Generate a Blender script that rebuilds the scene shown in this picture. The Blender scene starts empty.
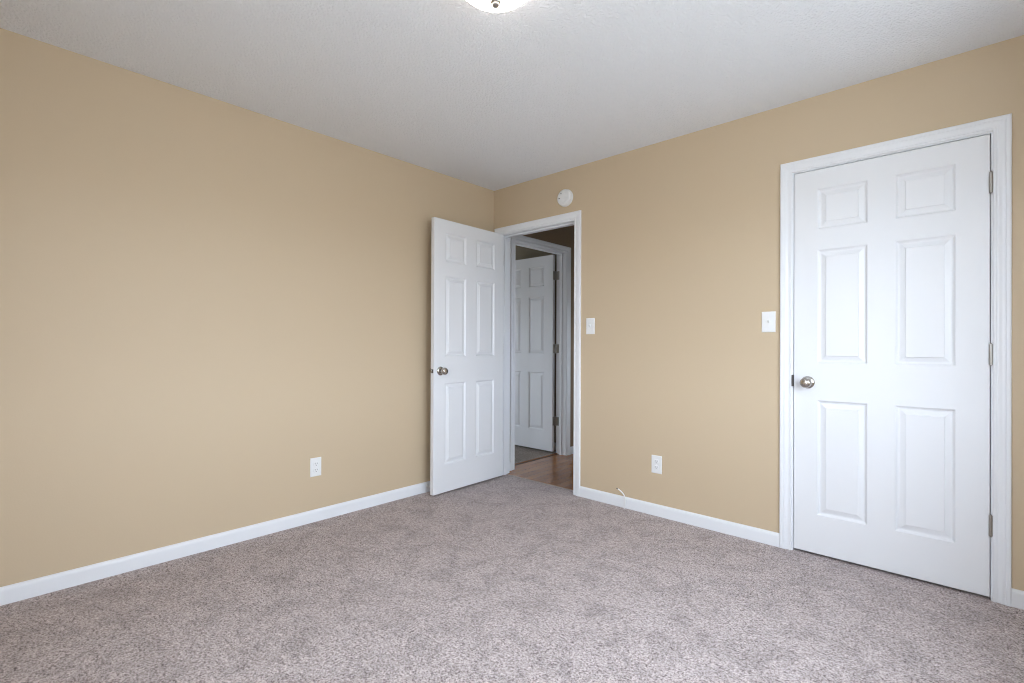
import bpy, bmesh, math
from mathutils import Matrix, Vector

scene = bpy.context.scene
COL = scene.collection
PI = math.pi

# ------------------------------------------------------------------ camera
F_PX, PRX, PRY = 493.76, 512.0, 343.82
YAW, PITCH, ROLL = 0.745777, 0.003518, 0.004455
D = Vector((-math.sin(YAW) * math.cos(PITCH), math.cos(YAW) * math.cos(PITCH), math.sin(PITCH)))
R0 = Vector((math.cos(YAW), math.sin(YAW), 0))
U0 = R0.cross(D)
RR = R0 * math.cos(ROLL) + U0 * math.sin(ROLL)
UU = U0 * math.cos(ROLL) - R0 * math.sin(ROLL)
cam_data = bpy.data.cameras.new('camera')
cam = bpy.data.objects.new('camera', cam_data)
COL.objects.link(cam)
cm = Matrix((RR, UU, -D)).transposed().to_4x4()
cm.translation = Vector((3.0058, -3.0177, 1.1066))
cam.matrix_world = cm
cam_data.sensor_width = 36.0
cam_data.sensor_fit = 'HORIZONTAL'
cam_data.lens = F_PX * 36.0 / 1024.0
cam_data.shift_y = (PRY - 341.5) / 1024.0
cam_data.clip_start = 0.02
scene.camera = cam

# ------------------------------------------------------------------ world, daylight, exposure
world = bpy.data.worlds.new('sky')
scene.world = world
world.use_nodes = True
wnt = world.node_tree
bg = wnt.nodes['Background']
bg.inputs[1].default_value = 26.5
# overcast sky above the horizon, ground below it made bright and cool to light the ceiling
wtc = wnt.nodes.new('ShaderNodeTexCoord')
wsep = wnt.nodes.new('ShaderNodeSeparateXYZ')
wramp = wnt.nodes.new('ShaderNodeValToRGB')
wramp.color_ramp.elements[0].position = 0.495
wramp.color_ramp.elements[0].color = (0.38, 0.405, 0.44, 1)
wramp.color_ramp.elements[1].position = 0.515
wramp.color_ramp.elements[1].color = (0.765, 0.85, 1.0, 1)
wmr = wnt.nodes.new('ShaderNodeMapRange')
wmr.inputs[1].default_value = -1.0
wnt.links.new(wtc.outputs['Generated'], wsep.inputs[0])
wnt.links.new(wsep.outputs[2], wmr.inputs[0])
wnt.links.new(wmr.outputs[0], wramp.inputs[0])
wnt.links.new(wramp.outputs[0], bg.inputs[0])


def portal(name, loc, rot, sx, sy):
    """marks a window opening for the sampling of the sky; gives no light of its own"""
    l = bpy.data.lights.new(name, 'AREA')
    l.shape = 'RECTANGLE'
    l.size, l.size_y = sx, sy
    l.cycles.is_portal = True
    o = bpy.data.objects.new(name, l)
    COL.objects.link(o)
    o.location = loc
    o.rotation_euler = rot
    return o


# room: x 0..RX, y -RY..0, z 0..H
RX, RY, H = 3.52, 3.54, 2.44
W1 = (-2.58, -1.66, 0.75, 2.05)      # wide window in the wall x = RX  (y0, y1, z0, z1)
W2 = (1.90, 2.48, 0.75, 2.05)        # window in the wall y = -RY (x0, x1, z0, z1)
W4 = (-1.36, -0.88, 0.75, 2.05)      # narrow window added for the door shadow, in the wall x = RX
W3 = (-1.35, -0.35, 0.50, 1.80)        # window of the far bedroom, wall x = -3.3
W5 = (1.45, 1.75, 0.40, 1.60)        # unseen window added to light the hallway, wall x = 1.12
portal('skylight_portal_hall', (1.12 + 0.14, (W5[0] + W5[1]) / 2, (W5[2] + W5[3]) / 2), (0, PI / 2, 0), W5[3] - W5[2], W5[1] - W5[0])
for nm, w in (('skylight_portal_side', W1), ('skylight_portal_narrow', W4)):
    portal(nm, (RX + 0.14, (w[0] + w[1]) / 2, (w[2] + w[3]) / 2), (0, PI / 2, 0), w[3] - w[2], w[1] - w[0])
portal('skylight_portal_back', ((W2[0] + W2[1]) / 2, -RY - 0.14, 1.4), (PI / 2, 0, 0), W2[1] - W2[0], 1.3)
portal('skylight_portal_far_bedroom', (-3.44, (W3[0] + W3[1]) / 2, (W3[2] + W3[3]) / 2), (0, -PI / 2, 0), W3[3] - W3[2], W3[1] - W3[0])

scene.view_settings.view_transform = 'Standard'
scene.view_settings.look = 'None'
scene.view_settings.gamma = 1.0
scene.view_settings.use_curve_mapping = False
scene.view_settings.exposure = 0.0
scene.cycles.filter_width = 1.1


# ------------------------------------------------------------------ materials
def new_mat(name):
    m = bpy.data.materials.new(name)
    m.use_nodes = True
    nt = m.node_tree
    return m, nt, nt.nodes['Principled BSDF']


def N(nt, kind, **kw):
    n = nt.nodes.new(kind)
    for k, v in kw.items():
        setattr(n, k, v)
    return n


def simple(name, col, rough=0.5, metal=0.0):
    m, nt, b = new_mat(name)
    b.inputs['Base Color'].default_value = (*col, 1)
    b.inputs['Roughness'].default_value = rough
    b.inputs['Metallic'].default_value = metal
    return m


def bumpy(name, col, rough, scale, strength, dist, detail=3.0, stretch=(1, 1, 1), noise_rough=0.5):
    m, nt, b = new_mat(name)
    b.inputs['Base Color'].default_value = (*col, 1)
    b.inputs['Roughness'].default_value = rough
    tc = N(nt, 'ShaderNodeTexCoord')
    mp = N(nt, 'ShaderNodeMapping')
    mp.inputs['Scale'].default_value = stretch
    nz = N(nt, 'ShaderNodeTexNoise')
    nz.inputs['Scale'].default_value = scale
    nz.inputs['Detail'].default_value = detail
    nz.inputs['Roughness'].default_value = noise_rough
    bp = N(nt, 'ShaderNodeBump')
    bp.inputs['Strength'].default_value = strength
    bp.inputs['Distance'].default_value = dist
    nt.links.new(tc.outputs['Object'], mp.inputs['Vector'])
    nt.links.new(mp.outputs[0], nz.inputs['Vector'])
    nt.links.new(nz.outputs[0], bp.inputs['Height'])
    nt.links.new(bp.outputs[0], b.inputs['Normal'])
    return m


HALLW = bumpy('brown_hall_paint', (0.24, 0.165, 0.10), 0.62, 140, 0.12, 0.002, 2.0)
BEDW = bumpy('dark_olive_wall', (0.22, 0.18, 0.12), 0.62, 140, 0.12, 0.002, 2.0)  # far bedroom walls, darker than the tan ones
WALL = bumpy('tan_wall_paint', (0.60, 0.472, 0.318), 0.62, 140, 0.12, 0.002, 2.0)
CEIL = bumpy('textured_ceiling_paint', (0.84, 0.855, 0.88), 0.9, 95, 0.8, 0.011, 3.0)
WHITE = simple('white_trim_paint', (0.83, 0.84, 0.86), 0.32)
DOORW = bumpy('white_door_paint', (0.82, 0.825, 0.84), 0.36, 60, 0.05, 0.001, 3.0, (1, 1, 0.05))
PLAST = simple('white_plastic', (0.84, 0.84, 0.83), 0.35)
NICKEL = simple('brushed_nickel', (0.50, 0.475, 0.44), 0.22, 1.0)
HINGE_M = simple('hinge_nickel', (0.42, 0.40, 0.37), 0.34, 1.0)
DARKM = simple('dark_bronze_metal', (0.12, 0.105, 0.10), 0.45, 0.7)
BLACK = simple('dark_slot', (0.03, 0.03, 0.03), 0.6)
SASHW = simple('white_vinyl', (0.80, 0.80, 0.80), 0.4)


def carpet(name, c_dark, c_mid, c_light):
    m, nt, b = new_mat(name)
    L = nt.links.new
    tc = N(nt, 'ShaderNodeTexCoord')
    n1 = N(nt, 'ShaderNodeTexNoise')
    n1.inputs['Scale'].default_value = 125
    n1.inputs['Detail'].default_value = 4
    n1.inputs['Roughness'].default_value = 0.95
    L(tc.outputs['Object'], n1.inputs['Vector'])
    cr = N(nt, 'ShaderNodeValToRGB')
    e = cr.color_ramp.elements
    e[0].position = 0.405; e[0].color = (*c_dark, 1)
    e[1].position = 0.595; e[1].color = (*c_light, 1)
    k = e.new(0.48); k.color = (*c_mid, 1)
    n3 = N(nt, 'ShaderNodeTexNoise')
    n3.inputs['Scale'].default_value = 46
    n3.inputs['Detail'].default_value = 2
    n3.inputs['Roughness'].default_value = 0.9
    L(tc.outputs['Object'], n3.inputs['Vector'])
    mf = N(nt, 'ShaderNodeMix')
    mf.inputs[0].default_value = 0.20
    L(n1.outputs[0], mf.inputs[2]); L(n3.outputs[0], mf.inputs[3])
    L(mf.outputs[0], cr.inputs[0])
    # wide, faint traffic marks where the pile lies differently
    n2 = N(nt, 'ShaderNodeTexNoise')
    n2.inputs['Scale'].default_value = 7.5
    n2.inputs['Detail'].default_value = 6
    n2.inputs['Roughness'].default_value = 0.75
    n2.inputs['Distortion'].default_value = 0.6
    L(tc.outputs['Object'], n2.inputs['Vector'])
    mr = N(nt, 'ShaderNodeMapRange')
    mr.inputs[1].default_value = 0.36; mr.inputs[2].default_value = 0.56
    mr.inputs[3].default_value = 0.80; mr.inputs[4].default_value = 1.04
    L(n2.outputs[0], mr.inputs[0])
    mx = N(nt, 'ShaderNodeMix', data_type='RGBA', blend_type='MULTIPLY')
    mx.inputs[0].default_value = 1.0
    L(cr.outputs[0], mx.inputs[6])
    L(mr.outputs[0], mx.inputs[7])
    L(mx.outputs[2], b.inputs['Base Color'])
    b.inputs['Roughness'].default_value = 0.95
    b.inputs['Specular IOR Level'].default_value = 0.1
    vo = N(nt, 'ShaderNodeTexNoise')
    vo.inputs['Scale'].default_value = 170
    vo.inputs['Detail'].default_value = 2
    L(tc.outputs['Object'], vo.inputs['Vector'])
    bp = N(nt, 'ShaderNodeBump')
    bp.inputs['Strength'].default_value = 0.9
    bp.inputs['Distance'].default_value = 0.005
    L(vo.outputs[0], bp.inputs['Height'])
    L(bp.outputs[0], b.inputs['Normal'])
    return m


CARPET = carpet('grey_pink_cut_pile_carpet', (0.09, 0.066, 0.062), (0.43, 0.36, 0.345), (0.78, 0.70, 0.68))


CARPET2 = carpet('taupe_carpet', (0.10, 0.08, 0.065), (0.27, 0.225, 0.19), (0.5, 0.43, 0.38))


def hardwood():
    m, nt, b = new_mat('oak_hardwood_boards')
    L = nt.links.new
    tc = N(nt, 'ShaderNodeTexCoord')
    mp = N(nt, 'ShaderNodeMapping')
    mp.inputs['Rotation'].default_value = (0, 0, PI / 2)
    L(tc.outputs['Object'], mp.inputs['Vector'])
    br = N(nt, 'ShaderNodeTexBrick')
    br.offset = 0.37
    br.inputs['Color1'].default_value = (0.42, 0.19, 0.075, 1)
    br.inputs['Color2'].default_value = (0.29, 0.12, 0.043, 1)
    br.inputs['Mortar'].default_value = (0.07, 0.03, 0.015, 1)
    br.inputs['Scale'].default_value = 1.0
    br.inputs['Mortar Size'].default_value = 0.0012
    br.inputs['Brick Width'].default_value = 0.9
    br.inputs['Row Height'].default_value = 0.083
    L(mp.outputs[0], br.inputs['Vector'])
    mp2 = N(nt, 'ShaderNodeMapping')
    mp2.inputs['Scale'].default_value = (22, 1.6, 1)
    L(tc.outputs['Object'], mp2.inputs['Vector'])
    nz = N(nt, 'ShaderNodeTexNoise')
    nz.inputs['Scale'].default_value = 3.0
    nz.inputs['Detail'].default_value = 5
    L(mp2.outputs[0], nz.inputs['Vector'])
    mr = N(nt, 'ShaderNodeMapRange')
    mr.inputs[3].default_value = 0.75; mr.inputs[4].default_value = 1.25
    L(nz.outputs[0], mr.inputs[0])
    mx = N(nt, 'ShaderNodeMix', data_type='RGBA', blend_type='MULTIPLY')
    mx.inputs[0].default_value = 1.0
    L(br.outputs[0], mx.inputs[6]); L(mr.outputs[0], mx.inputs[7])
    L(mx.outputs[2], b.inputs['Base Color'])
    b.inputs['Roughness'].default_value = 0.22
    return m


WOOD = hardwood()
OAK = simple('oak_strip', (0.42, 0.25, 0.13), 0.3)


def glass_pane():
    m = bpy.data.materials.new('window_glass')
    m.use_nodes = True
    nt = m.node_tree
    nt.nodes.clear()
    o = N(nt, 'ShaderNodeOutputMaterial')
    t = N(nt, 'ShaderNodeBsdfTransparent')
    t.inputs[0].default_value = (0.95, 0.97, 0.97, 1)
    g = N(nt, 'ShaderNodeBsdfGlossy')
    g.inputs['Roughness'].default_value = 0.02
    mx = N(nt, 'ShaderNodeMixShader')
    mx.inputs[0].default_value = 0.07
    nt.links.new(t.outputs[0], mx.inputs[1]); nt.links.new(g.outputs[0], mx.inputs[2])
    nt.links.new(mx.outputs[0], o.inputs[0])
    return m


GLASS = glass_pane()


def lit_glass():
    m, nt, b = new_mat('lit_frosted_glass')
    b.inputs['Base Color'].default_value = (0.95, 0.93, 0.9, 1)
    b.inputs['Roughness'].default_value = 0.3
    b.inputs['Emission Color'].default_value = (1.0, 0.92, 0.86, 1)
    b.inputs['Emission Strength'].default_value = 9.0
    return m


LIT = lit_glass()


# ------------------------------------------------------------------ mesh helpers
class MB:
    def __init__(self):
        self.bm = bmesh.new()

    def v(self, *p):
        return self.bm.verts.new(p)

    def box(self, x0, x1, y0, y1, z0, z1, bevel=0.0, seg=2):
        x0, x1 = min(x0, x1), max(x0, x1); y0, y1 = min(y0, y1), max(y0, y1); z0, z1 = min(z0, z1), max(z0, z1)
        vs = [self.v(x, y, z) for x in (x0, x1) for y in (y0, y1) for z in (z0, z1)]
        fs = [(0, 1, 3, 2), (4, 6, 7, 5), (0, 4, 5, 1), (2, 3, 7, 6), (0, 2, 6, 4), (1, 5, 7, 3)]
        F = [self.bm.faces.new([vs[i] for i in f]) for f in fs]
        if bevel:
            es = list({e for f in F for e in f.edges})
            bmesh.ops.bevel(self.bm, geom=es, offset=bevel, segments=seg, affect='EDGES', profile=0.5)
        return self

    def prism(self, prof, axis, a, b, fn=None):
        """profile points (p,q) extruded from a to b; fn(p,q,t)->xyz"""
        r0 = [self.v(*fn(p, q, a)) for p, q in prof]
        r1 = [self.v(*fn(p, q, b)) for p, q in prof]
        n = len(prof)
        for i in range(n):
            self.bm.faces.new((r0[i], r0[(i + 1) % n], r1[(i + 1) % n], r1[i]))
        self.bm.faces.new(r0[::-1]); self.bm.faces.new(r1)
        return self

    def casing(self, prof, u0, u1, zb, zt, fn):
        """mitred U-shaped sweep round an opening; prof (w outward, d proud); fn(u,d,z)->xyz"""
        st = []
        for k in range(4):
            ring = []
            for w, d in prof:
                u = u0 - w if k < 2 else u1 + w
                z = zb if k in (0, 3) else zt + w
                ring.append(self.v(*fn(u, d, z)))
            st.append(ring)
        n = len(prof)
        for k in range(3):
            for i in range(n):
                self.bm.faces.new((st[k][i], st[k][(i + 1) % n], st[k + 1][(i + 1) % n], st[k + 1][i]))
        self.bm.faces.new(st[0]); self.bm.faces.new(st[3][::-1])
        return self

    def lathe(self, prof, seg=40, fn=lambda x, y, z: (x, y, z)):
        """profile of (r, h); axis = h"""
        rings = []
        for r, h in prof:
            if r < 1e-6:
                rings.append([self.v(*fn(0, 0, h))])
            else:
                rings.append([self.v(*fn(r * math.cos(2 * PI * i / seg), r * math.sin(2 * PI * i / seg), h)) for i in range(seg)])
        for a, b in zip(rings, rings[1:]):
            for i in range(seg):
                j = (i + 1) % seg
                if len(a) == 1 and len(b) == 1:
                    continue
                if len(a) == 1:
                    self.bm.faces.new((a[0], b[i], b[j]))
                elif len(b) == 1:
                    self.bm.faces.new((a[i], a[j], b[0]))
                else:
                    self.bm.faces.new((a[i], a[j], b[j], b[i]))
        for rg, last in ((rings[0], False), (rings[-1], True)):
            if len(rg) > 1:
                self.bm.faces.new(rg if last else rg[::-1])
        return self

    def tube(self, pts, r, seg=10):
        pts = [Vector(p) for p in pts]
        rings = []
        for i, p in enumerate(pts):
            t = (pts[min(i + 1, len(pts) - 1)] - pts[max(i - 1, 0)]).normalized()
            ref = Vector((0, 0, 1)) if abs(t.z) < 0.9 else Vector((1, 0, 0))
            a = t.cross(ref).normalized(); b = t.cross(a)
            rings.append([self.v(*(p + a * r * math.cos(2 * PI * k / seg) + b * r * math.sin(2 * PI * k / seg))) for k in range(seg)])
        for a, b in zip(rings, rings[1:]):
            for k in range(seg):
                self.bm.faces.new((a[k], a[(k + 1) % seg], b[(k + 1) % seg], b[k]))
        self.bm.faces.new(rings[0]); self.bm.faces.new(rings[-1][::-1])
        return self

    def build(self, name, mat, parent=None, smooth=False, label=None):
        bmesh.ops.recalc_face_normals(self.bm, faces=self.bm.faces[:])
        me = bpy.data.meshes.new(name)
        self.bm.to_mesh(me); self.bm.free()
        me.materials.append(mat)
        if smooth:
            for p in me.polygons:
                p.use_smooth = True
            try:
                me.set_sharp_from_angle(angle=math.radians(38))
            except Exception:
                pass
        o = bpy.data.objects.new(name, me)
        COL.objects.link(o)
        if parent:
            o.parent = parent
        if label:
            o['label'] = label
        return o


def spline(pts, n=8):
    out = []
    P = [Vector(p) for p in pts]
    for i in range(len(P) - 1):
        p0, p1, p2, p3 = P[max(i - 1, 0)], P[i], P[i + 1], P[min(i + 2, len(P) - 1)]
        for k in range(n):
            t = k / n
            out.append(0.5 * ((2 * p1) + (p2 - p0) * t + (2 * p0 - 5 * p1 + 4 * p2 - p3) * t * t + (-p0 + 3 * p1 - 3 * p2 + p3) * t ** 3))
    out.append(P[-1])
    return out


def tag(o, label, cat, kind=None, group=None):
    o['label'] = label; o['category'] = cat
    if kind: o['kind'] = kind
    if group: o['group'] = group
    return o


def empty(name, loc, rotz=0.0):
    o = bpy.data.objects.new(name, None)
    o.empty_display_size = 0.1
    COL.objects.link(o)
    o.location = loc
    o.rotation_euler = (0, 0, rotz)
    return o


# ------------------------------------------------------------------ walls with openings
def wall(name, axis, t0, t1, a0, a1, z0, z1, openings, mat, label):
    """axis 'x': runs along x, thickness t0..t1 in y. openings (a,b,za,zb)"""
    m = MB()
    xs = sorted({a0, a1, *[o[0] for o in openings], *[o[1] for o in openings]})
    zs = sorted({z0, z1, *[min(max(o[2], z0), z1) for o in openings], *[o[3] for o in openings]})

    def solid(i, j):
        if not (0 <= i < len(xs) - 1 and 0 <= j < len(zs) - 1):
            return False
        cx, cz = (xs[i] + xs[i + 1]) / 2, (zs[j] + zs[j + 1]) / 2
        return not any(o[0] < cx < o[1] and o[2] < cz < o[3] for o in openings)
    cache = {}

    def V(a, t, z):
        k = (round(a, 5), round(t, 5), round(z, 5))
        if k not in cache:
            cache[k] = m.v(a, t, z) if axis == 'x' else m.v(t, a, z)
        return cache[k]
    for i in range(len(xs) - 1):
        for j in range(len(zs) - 1):
            if not solid(i, j):
                continue
            A, B, Z0, Z1 = xs[i], xs[i + 1], zs[j], zs[j + 1]
            m.bm.faces.new((V(A, t0, Z0), V(B, t0, Z0), V(B, t0, Z1), V(A, t0, Z1)))
            m.bm.faces.new((V(A, t1, Z0), V(A, t1, Z1), V(B, t1, Z1), V(B, t1, Z0)))
            if not solid(i - 1, j): m.bm.faces.new((V(A, t0, Z0), V(A, t0, Z1), V(A, t1, Z1), V(A, t1, Z0)))
            if not solid(i + 1, j): m.bm.faces.new((V(B, t0, Z0), V(B, t1, Z0), V(B, t1, Z1), V(B, t0, Z1)))
            if not solid(i, j - 1): m.bm.faces.new((V(A, t0, Z0), V(A, t1, Z0), V(B, t1, Z0), V(B, t0, Z0)))
            if not solid(i, j + 1): m.bm.faces.new((V(A, t0, Z1), V(B, t0, Z1), V(B, t1, Z1), V(A, t1, Z1)))
    o = m.build(name, mat)
    return tag(o, label, 'wall', 'structure')


T = 0.12
ENT = (0.083, 0.846, 2.043)      # entry opening in the right wall
CLO = (2.3060, 3.0795, 2.050)    # closet opening in the right wall
HAL = (0.275, 1.045, 2.050)      # far bedroom opening in the hall's left wall
J = 0.018                         # jamb board thickness
ZB = -0.06
HY = 2.8                          # hall end
HX = 1.12                         # hall right wall

wall('wall_left', 'y', -T, 0, -RY, T, ZB, H, [], WALL, 'tan painted wall on the left')
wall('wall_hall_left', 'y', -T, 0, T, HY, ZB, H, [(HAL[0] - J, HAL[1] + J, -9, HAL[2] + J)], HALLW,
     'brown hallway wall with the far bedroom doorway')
wall('wall_right', 'x', 0, T, 0, RX, ZB, H,
     [(ENT[0] - J, ENT[1] + J, -9, ENT[2] + J), (CLO[0] - J, CLO[1] + J, -9, CLO[2] + J)], WALL,
     'tan painted wall on the right with both doorways')
wall('wall_window_side', 'y', RX, RX + T, -RY - T, 0.85, ZB, H, [W1, W4], WALL, 'tan painted wall with a window to the right of the camera')
wall('wall_back', 'x', -RY - T, -RY, -T, RX, ZB, H, [W2], WALL, 'tan painted wall with a window behind the camera')
# closet behind its door
wall('wall_closet_back', 'x', 0.75, 0.85, 1.9, RX, ZB, H, [], WALL, 'back wall inside the closet')
wall('wall_closet_side', 'y', 1.9, 2.0, T, 0.75, ZB, H, [], WALL, 'side wall inside the closet')
# hallway
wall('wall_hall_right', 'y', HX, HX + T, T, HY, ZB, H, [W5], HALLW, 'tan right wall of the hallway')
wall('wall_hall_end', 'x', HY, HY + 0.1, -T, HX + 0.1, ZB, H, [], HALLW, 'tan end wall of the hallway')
# far bedroom
FX0, FY0, FY1 = -3.3, -2.2, 1.16
wall('wall_bedroom_north', 'x', FY1, FY1 + 0.1, FX0 - 0.1, -T, ZB, H, [], BEDW, 'dark olive wall behind the open door of the far bedroom')
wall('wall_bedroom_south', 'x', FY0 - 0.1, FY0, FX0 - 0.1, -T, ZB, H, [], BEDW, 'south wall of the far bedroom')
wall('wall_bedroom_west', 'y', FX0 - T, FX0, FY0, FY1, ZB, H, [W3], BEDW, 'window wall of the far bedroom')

tag(MB().box(-3.5, RX + 0.2, -RY - 0.2, HY + 0.2, H, H + 0.1).build('ceiling', CEIL), 'white textured ceiling', 'ceiling', 'structure')

# carpet of the room reaches into the entry opening; wood in the hall
CW = 0.080
m = MB()
m.box(0, RX, -RY, 0, -0.05, 0)
m.box(ENT[0] - J, ENT[1] + J, 0, CW, -0.05, 0)
m.box(CLO[0] - J, CLO[1] + J, 0, T, -0.05, 0)
tag(m.build('floor', CARPET), 'grey pink cut pile carpet covering the bedroom floor', 'floor', 'structure')
tag(MB().box(2.0, RX, T, 0.75, -0.05, 0).build('floor_closet', CARPET), 'carpet inside the closet', 'floor', 'structure')
m = MB()
m.box(0, HX, T, HY, -0.05, -0.008)
m.box(ENT[0] - J, ENT[1] + J, CW, T, -0.05, -0.008)
m.box(-0.100, 0, HAL[0] - J, HAL[1] + J, -0.05, -0.008)
tag(m.build('floor_hall', WOOD), 'glossy brown oak board floor of the hallway', 'floor', 'structure')
m = MB()
m.box(FX0, -T, FY0, FY1, -0.05, 0.0)
tag(m.build('floor_bedroom', CARPET2), 'grey carpet in the far bedroom', 'floor', 'structure')
# strips where floors meet
tag(MB().box(ENT[0], ENT[1], CW, CW + 0.022, -0.008, -0.003, 0.0015).build('trim_1', OAK), 'thin pale oak strip where carpet meets hallway boards', 'threshold', 'structure')
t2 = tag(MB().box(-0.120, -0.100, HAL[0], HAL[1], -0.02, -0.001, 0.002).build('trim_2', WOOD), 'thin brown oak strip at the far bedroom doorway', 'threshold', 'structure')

MB().box(-0.0998, -0.086, HAL[0], HAL[1], -0.02, -0.0068).build('shade_strip', simple('painted_gap_shade', (0.03, 0.02, 0.015), 0.8), t2, label='dark strip painted as the shade line along the threshold')  # near-black strip painted in for the shaded gap beside the threshold

# ------------------------------------------------------------------ baseboards
BP = [(0, 0), (0.012, 0), (0.012, 0.057), (0.0105, 0.065), (0.007, 0.071), (0.004, 0.074), (0, 0.075)]


def baseboard(name, segs, label, zb=0.0):
    """segs: (fn, a, b) with fn(d, z, t) -> xyz"""
    m = MB()
    for fn, a, b in segs:
        m.prism([(p, q + zb) for p, q in BP], None, a, b, fn)
    return tag(m.build(name, WHITE), label, 'baseboard', 'structure')


CAS_W = 0.0585
baseboard('baseboard_left', [(lambda d, z, t: (d, t, z), -RY, 0.0)], 'white baseboard along the left wall')
baseboard('baseboard_right', [(lambda d, z, t: (t, -d, z), ENT[1] + 0.005 + CAS_W, CLO[0] - 0.005 - CAS_W),
                              (lambda d, z, t: (t, -d, z), CLO[1] + 0.005 + CAS_W, RX)], 'white baseboard along the right wall')
baseboard('baseboard_back', [(lambda d, z, t: (t, -RY + d, z), 0.012, RX - 0.012)], 'white baseboard behind the camera')
baseboard('baseboard_window_side', [(lambda d, z, t: (RX - d, t, z), -RY, -0.012)], 'white baseboard under the side window')
baseboard('baseboard_hall', [(lambda d, z, t: (d, t, z), T, HAL[0] - 0.005 - CAS_W),
                             (lambda d, z, t: (d, t, z), HAL[1] + 0.005 + CAS_W, HY),
                             (lambda d, z, t: (t, HY - d, z), 0.012, HX - 0.012),
                             (lambda d, z, t: (HX - d, t, z), T, HY)], 'white baseboard round the hallway', -0.008)
baseboard('baseboard_bedroom', [(lambda d, z, t: (t, FY1 - d, z), FX0, -T)], 'white baseboard of the far bedroom')

# ------------------------------------------------------------------ door frames
CP = [(0, 0), (0, 0.007), (0.003, 0.0095), (0.010, 0.0095), (0.013, 0.0080), (0.020, 0.0085), (0.030, 0.0125),
      (0.038, 0.0140), (0.041, 0.0130), (0.044, 0.0150), (0.054, 0.0155), (0.0572, 0.0140), (CAS_W, 0.0110), (CAS_W, 0)]


def frame(idx, opening, room_fn, other_fn, through_fn, stop, label, zb=0.0, plate_z=None, strike=None):
    """room_fn/other_fn map (u,d,z); through_fn(u, s, z) with s from 0 (room face) to T"""
    u0, u1, zt = opening
    root = empty('trim_%d' % idx, through_fn((u0 + u1) / 2, T / 2, 0))
    tag(root, label, 'door frame', 'structure')
    L = root.location
    inv = lambda f: (lambda *a: tuple(Vector(f(*a)) - L))
    m = MB(); m.casing(CP, u0 - 0.005, u1 + 0.005, zb, zt + 0.005, inv(room_fn)); m.build('casing', WHITE, root)
    m = MB(); m.casing(CP, u0 - 0.005, u1 + 0.005, zb, zt + 0.005, inv(other_fn)); m.build('casing', WHITE, root)
    m = MB()
    jp = [(0, 0.0), (J - 0.001, 0.0), (J - 0.001, T), (0, T)]
    m.casing(jp, u0, u1, zb, zt, inv(through_fn)); m.build('jamb', WHITE, root)
    s0, s1 = stop
    sp = [(-0.011, s0 + 0.002), (-0.009, s0), (0.0, s0), (0.0, s1), (-0.009, s1), (-0.011, s1 - 0.002)]
    m = MB(); m.casing(sp, u0, u1, zb, zt, inv(through_fn)); m.build('door_stop_molding', WHITE, root)
    return root


fr1 = frame(3, ENT, lambda u, d, z: (u, -d, z), lambda u, d, z: (u, T + d, z), lambda u, s, z: (u, s, z), (0.040, 0.075),
            'white frame of the open doorway in the corner', -0.0)
fr2 = frame(4, CLO, lambda u, d, z: (u, -d, z), lambda u, d, z: (u, T + d, z), lambda u, s, z: (u, s, z), (0.040, 0.075),
            'white frame round the closed closet door', 0.0)
# far bedroom frame: s counted from the bedroom side
fr3 = frame(5, HAL, lambda u, d, z: (-T - d, u, z), lambda u, d, z: (d, u, z), lambda u, s, z: (-T + s, u, z), (0.040, 0.075),
            'dim white frame of the far bedroom doorway seen through the open doorway', -0.008)


def strike(root, world_box):
    x0, x1, y0, y1, z0, z1 = world_box
    L = root.location
    MB().box(x0 - L.x, x1 - L.x, y0 - L.y, y1 - L.y, z0 - L.z, z1 - L.z, 0.0006, 1).build('strike_plate', DARKM, root, label='dark metal strike plate')


strike(fr1, (ENT[1] - 0.0012, ENT[1] + 0.004, 0.004, 0.038, 0.895, 0.950))
strike(fr2, (CLO[0] - 0.0062, CLO[0] + 0.0012, -0.0108, 0.020, 0.892, 0.954))


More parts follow.
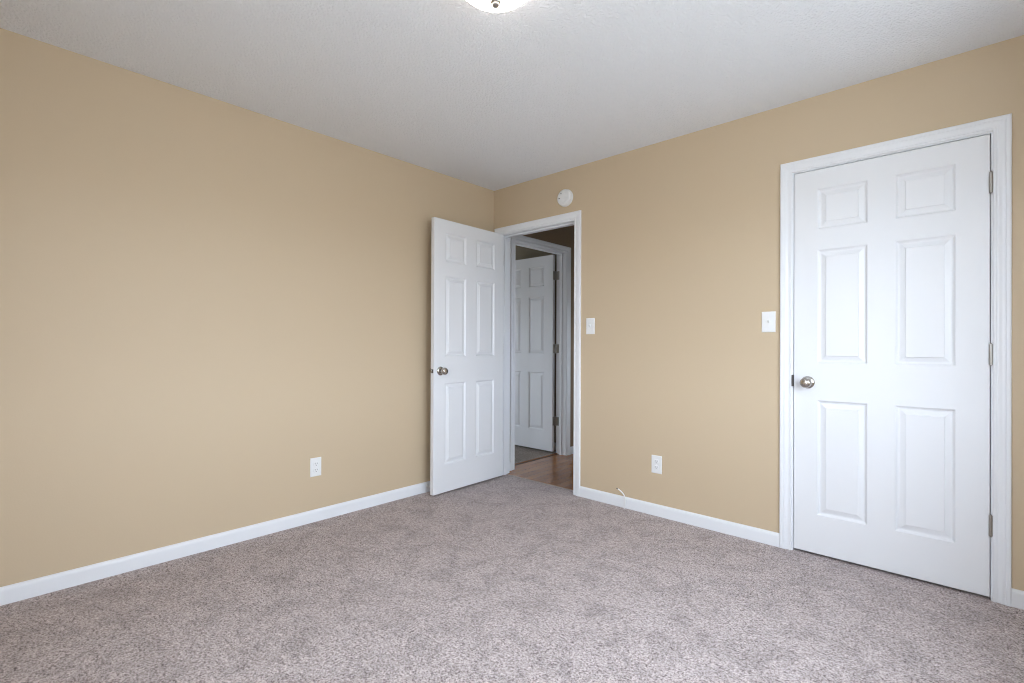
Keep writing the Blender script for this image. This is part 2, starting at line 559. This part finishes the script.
# ------------------------------------------------------------------ six panel doors
def leaf_mesh(m, x0, x1, y0, y1, z0, z1):
    w, h = x1 - x0, z1 - z0
    xc = [0, .0015, .112, .328, .438, .652, w - .0015, w]
    xc[2:6] = [v * w / .762 for v in (.111, .327, .437, .653)]
    zc = [0, .0015, .205, .812, 1.008, 1.608, 1.716, 1.930, h - .0015, h]
    pan_x = {2, 4}; pan_z = {2, 4, 6}
    prof = [(0, 0), (.003, .0020), (.008, .0082), (.012, .0102), (.017, .0104), (.021, .0092), (.033, .0052), (.0365, .0044), (.0385, .0012), (.040, .0008)]
    cache = {}

    def V(x, z, y):
        k = (round(x, 6), round(z, 6), round(y, 6))
        if k not in cache:
            cache[k] = m.v(x0 + x, y, z0 + z)
        return cache[k]
    for side in (0, 1):
        yf = y0 if side == 0 else y1
        s = 1 if side == 0 else -1

        def yy(x, z):
            edge = x < 1e-6 or x > w - 1e-6 or z < 1e-6 or z > h - 1e-6
            return yf + s * (.0015 if edge else 0)
        for i in range(len(xc) - 1):
            for j in range(len(zc) - 1):
                a, b, c, d = xc[i], xc[i + 1], zc[j], zc[j + 1]
                if i in pan_x and j in pan_z:
                    for (o1, d1), (o2, d2) in zip(prof, prof[1:]):
                        q1 = [(a + o1, c + o1), (b - o1, c + o1), (b - o1, d - o1), (a + o1, d - o1)]
                        q2 = [(a + o2, c + o2), (b - o2, c + o2), (b - o2, d - o2), (a + o2, d - o2)]
                        for k in range(4):
                            l = (k + 1) % 4
                            m.bm.faces.new((V(*q1[k], yf + s * d1), V(*q1[l], yf + s * d1), V(*q2[l], yf + s * d2), V(*q2[k], yf + s * d2)))
                    o1, d1 = prof[-1]
                    m.bm.faces.new([V(x, z, yf + s * d1) for x, z in ((a + o1, c + o1), (b - o1, c + o1), (b - o1, d - o1), (a + o1, d - o1))])
                else:
                    m.bm.faces.new([V(x, z, yy(x, z)) for x, z in ((a, c), (b, c), (b, d), (a, d))])
    for j in range(len(zc) - 1):
        for x in (0, w):
            m.bm.faces.new((V(x, zc[j], y0 + .0015), V(x, zc[j + 1], y0 + .0015), V(x, zc[j + 1], y1 - .0015), V(x, zc[j], y1 - .0015)))
    for i in range(len(xc) - 1):
        for z in (0, h):
            m.bm.faces.new((V(xc[i], z, y0 + .0015), V(xc[i + 1], z, y0 + .0015), V(xc[i + 1], z, y1 - .0015), V(xc[i], z, y1 - .0015)))


def knob(parent, x, yface, z, out):
    """out=-1: points to -y (away from the leaf's front), +1 to +y"""
    fn = lambda a, b, h: (x + a, yface + out * h, z + b)
    ros = [(0, 0), (.0325, 0), (.0330, .003), (.0315, .006), (.027, .009), (.020, .0115), (.0135, .013)]
    body = [(.0115, .010), (.0110, .024), (.0125, .029), (.019, .033), (.0245, .038), (.0272, .044), (.0275, .050),
            (.0260, .056), (.0220, .061), (.0150, .0645), (.0080, .0655), (0, .0656)]
    k = MB().lathe(body, 36, fn).build('door_knob', NICKEL, parent, True, 'round satin nickel knob')
    MB().lathe(ros + [(0, .013)], 36, fn).build('rosette', NICKEL, k, True)
    return k


HZ = (1.832, 1.077, 0.328)       # hinge centres


def door(name, pin, rotz, mirror, z0, z1, w, label, gap, knobs=(-1, 1), hz=HZ, latch=True, front_hinge=True, opened=False):
    root = empty(name, pin, rotz)
    tag(root, label, 'door', 'structure')
    s = -1 if mirror else 1
    m = MB(); leaf_mesh(m, gap, gap + w, .008, .043, z0, z1)
    if mirror:
        for v in m.bm.verts: v.co.x *= -1
    m.build('door_leaf', DOORW, root)
    kz = 0.917
    kx = s * (gap + w - (.067 if mirror else .062))
    if -1 in knobs: knob(root, kx, .008, kz, -1)
    if 1 in knobs: knob(root, kx, .043, kz, 1)
    if latch:
        xe = s * (gap + w)
        lp = MB(); lp.box(xe - s * .0005, xe + s * .0012, .0135, .0375, kz - .014, kz + .014, .0004, 1)
        lp = lp.build('latch_plate', DARKM, root, label='dark metal latch plate on the door edge')
        if opened:
            MB().box(xe + s * .001, xe + s * .010, .019, .032, kz - .008, kz + .008, .002, 2).build('latch_bolt', NICKEL, lp)
    for z in hz:
        m = MB()
        m.lathe([(0, -.050), (.0035, -.049), (.0045, -.046), (.0065, -.0445), (.0065, -.0275), (.0060, -.027), (.0065, -.0265), (.0065, -.0095), (.0060, -.009),
                 (.0065, -.0085), (.0065, .0085), (.0060, .009), (.0065, .0095), (.0065, .0265), (.0060, .027), (.0065, .0275), (.0065, .0445),
                 (.0045, .046), (.0035, .049), (0, .050)], 16, lambda a, b, h: (a, b, z + h))
        k = m.build('hinge', HINGE_M, root, True, 'metal butt hinge')
        # plates: one on the leaf's edge, one on the jamb
        p = MB()
        p.box(s * (gap - .0022), s * (gap + .0004), .001, .040, z - .044, z + .044)
        p.build('hinge_plate', HINGE_M, k)
    return root


# entry door: hinged in the corner, swung into the room beside the left wall
ENT_A = -math.radians(88.1)
d1 = door('door_1', (ENT[0] + 0.002, -0.008, 0), ENT_A, False, 0.014, 2.041, 0.756,
          'open white six-panel door hinged in the corner beside the left wall', .004, opened=True)
# closet door: hinged on the right, shut
d2 = door('door_2', (CLO[1] - 0.0005, -0.008, 0), 0, True, 0.013, 2.0465, 0.7675,
          'closed white six-panel closet door on the right wall', .0028, knobs=(-1,), latch=False)
# far bedroom door: swung away into the far bedroom
d3 = door('door_3', (-T - 0.010, HAL[1] - 0.001, 0), -math.radians(180), False, 0.016, 2.046, 0.759,
          'dim white six-panel door standing open in the far bedroom', .007, latch=False)


def jamb_plates(root, fn, label=None):
    L = root.location
    for z in HZ:
        b = fn(z)
        MB().box(b[0] - L.x, b[1] - L.x, b[2] - L.y, b[3] - L.y, b[4] - L.z, b[5] - L.z).build('hinge_plate', HINGE_M, root)


jamb_plates(fr3, lambda z: (-T + .0005, -T + .034, HAL[1] - .0022, HAL[1] + .002, z - .044, z + .044))
jamb_plates(fr1, lambda z: (ENT[0] - .002, ENT[0] + .0022, .002, .034, z - .044, z + .044))


# ------------------------------------------------------------------ wall plates
def plate_box(m, cx, cz, w, h, proud=.0055, y=0.0):
    """bevelled plate on a wall whose face is y=0, sticking out to -y (local)"""
    pts = []
    for off, d in ((0, 0), (0, .0025), (.002, .0045), (.005, proud)):
        pts.append([m.v(cx - w / 2 + off, y - d, cz - h / 2 + off), m.v(cx + w / 2 - off, y - d, cz - h / 2 + off),
                    m.v(cx + w / 2 - off, y - d, cz + h / 2 - off), m.v(cx - w / 2 + off, y - d, cz + h / 2 - off)])
    for a, b in zip(pts, pts[1:]):
        for k in range(4):
            m.bm.faces.new((a[k], a[(k + 1) % 4], b[(k + 1) % 4], b[k]))
    m.bm.faces.new(pts[-1]); m.bm.faces.new(pts[0][::-1])


def screw(parent, x, z, y=-.0055):
    return MB().lathe([(0, 0), (.0036, 0), (.0034, .0010), (.002, .0016), (0, .0017)], 14, lambda a, b, h: (x + a, y - h, z + b)).build('screw', PLAST, parent, True)


def switch(loc, rotz, label):
    r = empty('light_switch', loc, rotz)
    tag(r, label, 'light switch', None)
    m = MB(); plate_box(m, 0, 0, .071, .116); pl = m.build('cover_plate', PLAST, r)
    m = MB()
    m.box(-.0055, .0055, -.0064, -.005, -.0125, .0125, .0004, 1)
    m.build('switch_collar', PLAST, r)
    m = MB()
    prof = [(-.0062, -.004), (-.0062, .009), (-.0165, .0105), (-.0175, .0065), (-.011, -.001)]
    m.prism(prof, None, -.0035, .0035, lambda p, q, t: (t, p, q))
    m.build('toggle', PLAST, r)
    screw(r, 0, .030); screw(r, 0, -.030)
    return r


def outlet(loc, rotz, label):
    r = empty('wall_outlet', loc, rotz)
    tag(r, label, 'outlet', None)
    m = MB(); plate_box(m, 0, 0, .071, .116); m.build('cover_plate', PLAST, r)
    for cz in (.0195, -.0195):
        m = MB()
        n = 28
        ring0, ring1, ring2 = [], [], []
        for k in range(n):
            a = 2 * PI * k / n
            x, z = .0172 * math.cos(a), .0172 * math.sin(a)
            z = max(-.0138, min(.0138, z))
            ring0.append(m.v(x, -.0050, cz + z)); ring1.append(m.v(x, -.0072, cz + z)); ring2.append(m.v(x * .95, -.0078, cz + z * .95))
        for a_, b_ in ((ring0, ring1), (ring1, ring2)):
            for k in range(n):
                m.bm.faces.new((a_[k], a_[(k + 1) % n], b_[(k + 1) % n], b_[k]))
        m.bm.faces.new(ring2); m.bm.faces.new(ring0[::-1])
        f = m.build('receptacle', PLAST, r)
        m = MB()
        m.box(-.0078, -.0055, -.0080, -.0070, cz - .001, cz + .0085)
        m.box(.0055, .0078, -.0080, -.0070, cz - .0005, cz + .0075)
        m.lathe([(0, 0), (.0026, 0), (.0026, .001), (0, .001)], 12, lambda a, b, h: (a, -.0080 + h, cz - .0075 + b))
        m.build('slots', BLACK, f, label='dark plug slots')
    screw(r, 0, 0)
    return r


switch((0.993, 0, 1.250), 0, 'white toggle light switch right of the open doorway')
switch((2.182, 0, 1.246), 0, 'white toggle light switch just left of the closet door frame')
outlet((1.511, 0, 0.334), 0, 'white duplex outlet low on the right wall between the two doorways')
outlet((0, -1.574, 0.340), PI / 2, 'white duplex outlet low on the left wall')

# ------------------------------------------------------------------ smoke detector
sd = empty('smoke_detector', (0.768, 0, 2.224))
tag(sd, 'round white smoke detector on the wall above the open doorway', 'smoke detector')
fn = lambda a, b, h: (a, -h, b)
MB().lathe([(0, 0), (.072, 0), (.0725, .004), (.071, .009), (.068, .010), (0, .010)], 56, fn).build('mounting_base', PLAST, sd, True)
MB().lathe([(0, .009), (.0665, .009), (.0685, .013), (.069, .020), (.0675, .027), (.063, .032), (.055, .0345), (.040, .0355), (.0385, .0345), (.036, .0345),
            (.0345, .0358), (0, .0362)], 56, fn).build('cover', PLAST, sd, True)
MB().lathe([(0, .035), (.0105, .035), (.0105, .0375), (.009, .0383), (0, .0385)], 24, lambda a, b, h: (.022 + a, -h, -.012 + b)).build('test_button', PLAST, sd, True)
for px, pz, r in ((-.022, .034, .0045), (-.041, -.004, .0055)):
    MB().lathe([(0, .034), (r, .034), (r, .0372), (r * .7, .038), (0, .038)], 16, lambda a, b, h: (px + a, -h, pz + b)).build('vent_hole', BLACK, sd, True, 'small dark hole')

sd.scale = (0.92, 1.0, 0.90)

# ------------------------------------------------------------------ ceiling light
cl = empty('ceiling_light', (1.757, -1.760, H))
tag(cl, 'lit round frosted glass bowl light with metal finial on the ceiling', 'ceiling light')
MB().lathe([(0, 0), (.134, 0), (.136, -.006), (.134, -.022), (.126, -.026), (.04, -.028), (0, -.028)], 56).build('canopy', NICKEL, cl, True, 'satin nickel canopy')
bowl = [(.145, -.028)]
Rb = .190
import math as _m
a0 = _m.asin(.145 / Rb)
for k in range(0, 15):
    a = a0 * (1 - k / 14)
    bowl.append((Rb * _m.sin(a), -.030 - (Rb * _m.cos(a) - Rb * _m.cos(a0))))
bowl[-1] = (0, bowl[-1][1])
zb_ = bowl[-1][1]
MB().lathe([(0, -.0285), (.145, -.0285)] + bowl[1:], 64).build('glass_bowl', LIT, cl, True, 'glowing white frosted glass bowl')
MB().lathe([(0, zb_ + .004), (.018, zb_ + .003), (.019, zb_ - .002), (.017, zb_ - .006), (.013, zb_ - .008), (.0135, zb_ - .012), (.012, zb_ - .016), (.007, zb_ - .019), (0, zb_ - .020)], 24).build('finial', NICKEL, cl, True)

# ------------------------------------------------------------------ spring door stop
ds = empty('door_stop', (0.012, -0.716, 0.050))
tag(ds, 'small white spring door stop on the left baseboard behind the open door', 'door stop')
fx = lambda a, b, h: (h, a, b)
MB().lathe([(0, 0), (.011, 0), (.011, .003), (.006, .006), (0, .006)], 20, fx).build('mounting_cup', PLAST, ds, True)
pts = [(.005 + .050 * k / 220, .0048 * math.cos(k * 2 * PI / 20), .0048 * math.sin(k * 2 * PI / 20)) for k in range(221)]
MB().tube(pts, .0011, 6).build('spring', PLAST, ds, True)
MB().lathe([(0, .052), (.0065, .052), (.0072, .056), (.0072, .063), (.005, .067), (0, .068)], 18, fx).build('rubber_tip', PLAST, ds, True)

# ------------------------------------------------------------------ loose cable
cb = empty('cable', (1.285, -0.022, 0))
tag(cb, 'short white cable sticking up from the carpet before the right baseboard', 'cable')
cp = spline([(0.004, 0, -0.004), (0.006, 0.002, 0.035), (0.006, 0.001, 0.068), (0.001, -.004, 0.092), (-.012, -.012, 0.112), (-.030, -.018, 0.126), (-.038, -.020, 0.130)], 8)
MB().tube(cp, .0038, 10).build('sheath', PLAST, cb, True)
e0, e1 = Vector(cp[-2]), Vector(cp[-1])
dr = (e1 - e0).normalized()
MB().tube([e1 - dr * .001, e1 + dr * .009], .0040, 10).build('connector', DARKM, cb, True, label='small dark end connector')


# ------------------------------------------------------------------ windows (out of frame, they light the room)
def window(idx, a0, a1, z0, z1, fn, cat_label):
    """fn(a, s, z): s=0 at the room face, s=T outside"""
    c = fn((a0 + a1) / 2, T / 2, (z0 + z1) / 2)
    root = empty('window_%d' % idx, c)
    tag(root, cat_label, 'window', 'structure')
    L = root.location

    def bx(m, A0, A1, S0, S1, Z0, Z1, bev=.002):
        p, q = Vector(fn(A0, S0, Z0)) - L, Vector(fn(A1, S1, Z1)) - L
        m.box(p.x, q.x, p.y, q.y, p.z, q.z, bev, 1)
    m = MB()
    bx(m, a0, a0 + .03, .0, T, z0, z1); bx(m, a1 - .03, a1, 0, T, z0, z1)
    bx(m, a0 + .03, a1 - .03, 0, T, z1 - .03, z1); bx(m, a0 + .03, a1 - .03, 0, T, z0, z0 + .03)
    m.build('window_frame', SASHW, root)
    zm = (z0 + z1) / 2
    for (za, zb, s) in ((z0 + .03, zm + .015, .045), (zm - .015, z1 - .03, .075)):
        m = MB(); w = .035
        A, B = a0 + .03, a1 - .03
        bx(m, A, A + w, s, s + .028, za, zb); bx(m, B - w, B, s, s + .028, za, zb)
        bx(m, A + w, B - w, s, s + .028, za, za + w); bx(m, A + w, B - w, s, s + .028, zb - w, zb)
        sa = m.build('sash', SASHW, root)
        m = MB(); bx(m, A + w - .003, B - w + .003, s + .012, s + .016, za + w - .003, zb - w + .003, 0)
        m.build('pane', GLASS, sa)
    m = MB(); bx(m, a0 - .07, a1 + .07, -.05, 0, z0 - .022, z0, .003); bx(m, a0 - .06, a1 + .06, -.014, 0, z0 - .085, z0 - .022)
    m.build('window_sill', WHITE, root)
    m = MB()
    bx(m, a0 - .06, a0, -.014, 0, z0, z1 + .06); bx(m, a1, a1 + .06, -.014, 0, z0, z1 + .06); bx(m, a0, a1, -.014, 0, z1, z1 + .06)
    m.build('window_casing', WHITE, root)
    return root


window(1, *W1, lambda a, s, z: (RX + s, a, z), 'white sash window to the right of the camera')
window(2, *W2, lambda a, s, z: (a, -RY - s, z), 'white sash window behind the camera')
window(5, *W4, lambda a, s, z: (RX + s, a, z), 'narrow white sash window added for the door shadow, between the wide window and the closet')
window(4, *W5, lambda a, s, z: (HX + s, a, z), 'unseen white sash window added to light the hallway')
window(3, *W3, lambda a, s, z: (FX0 - s, a, z), 'white sash window in the far bedroom')
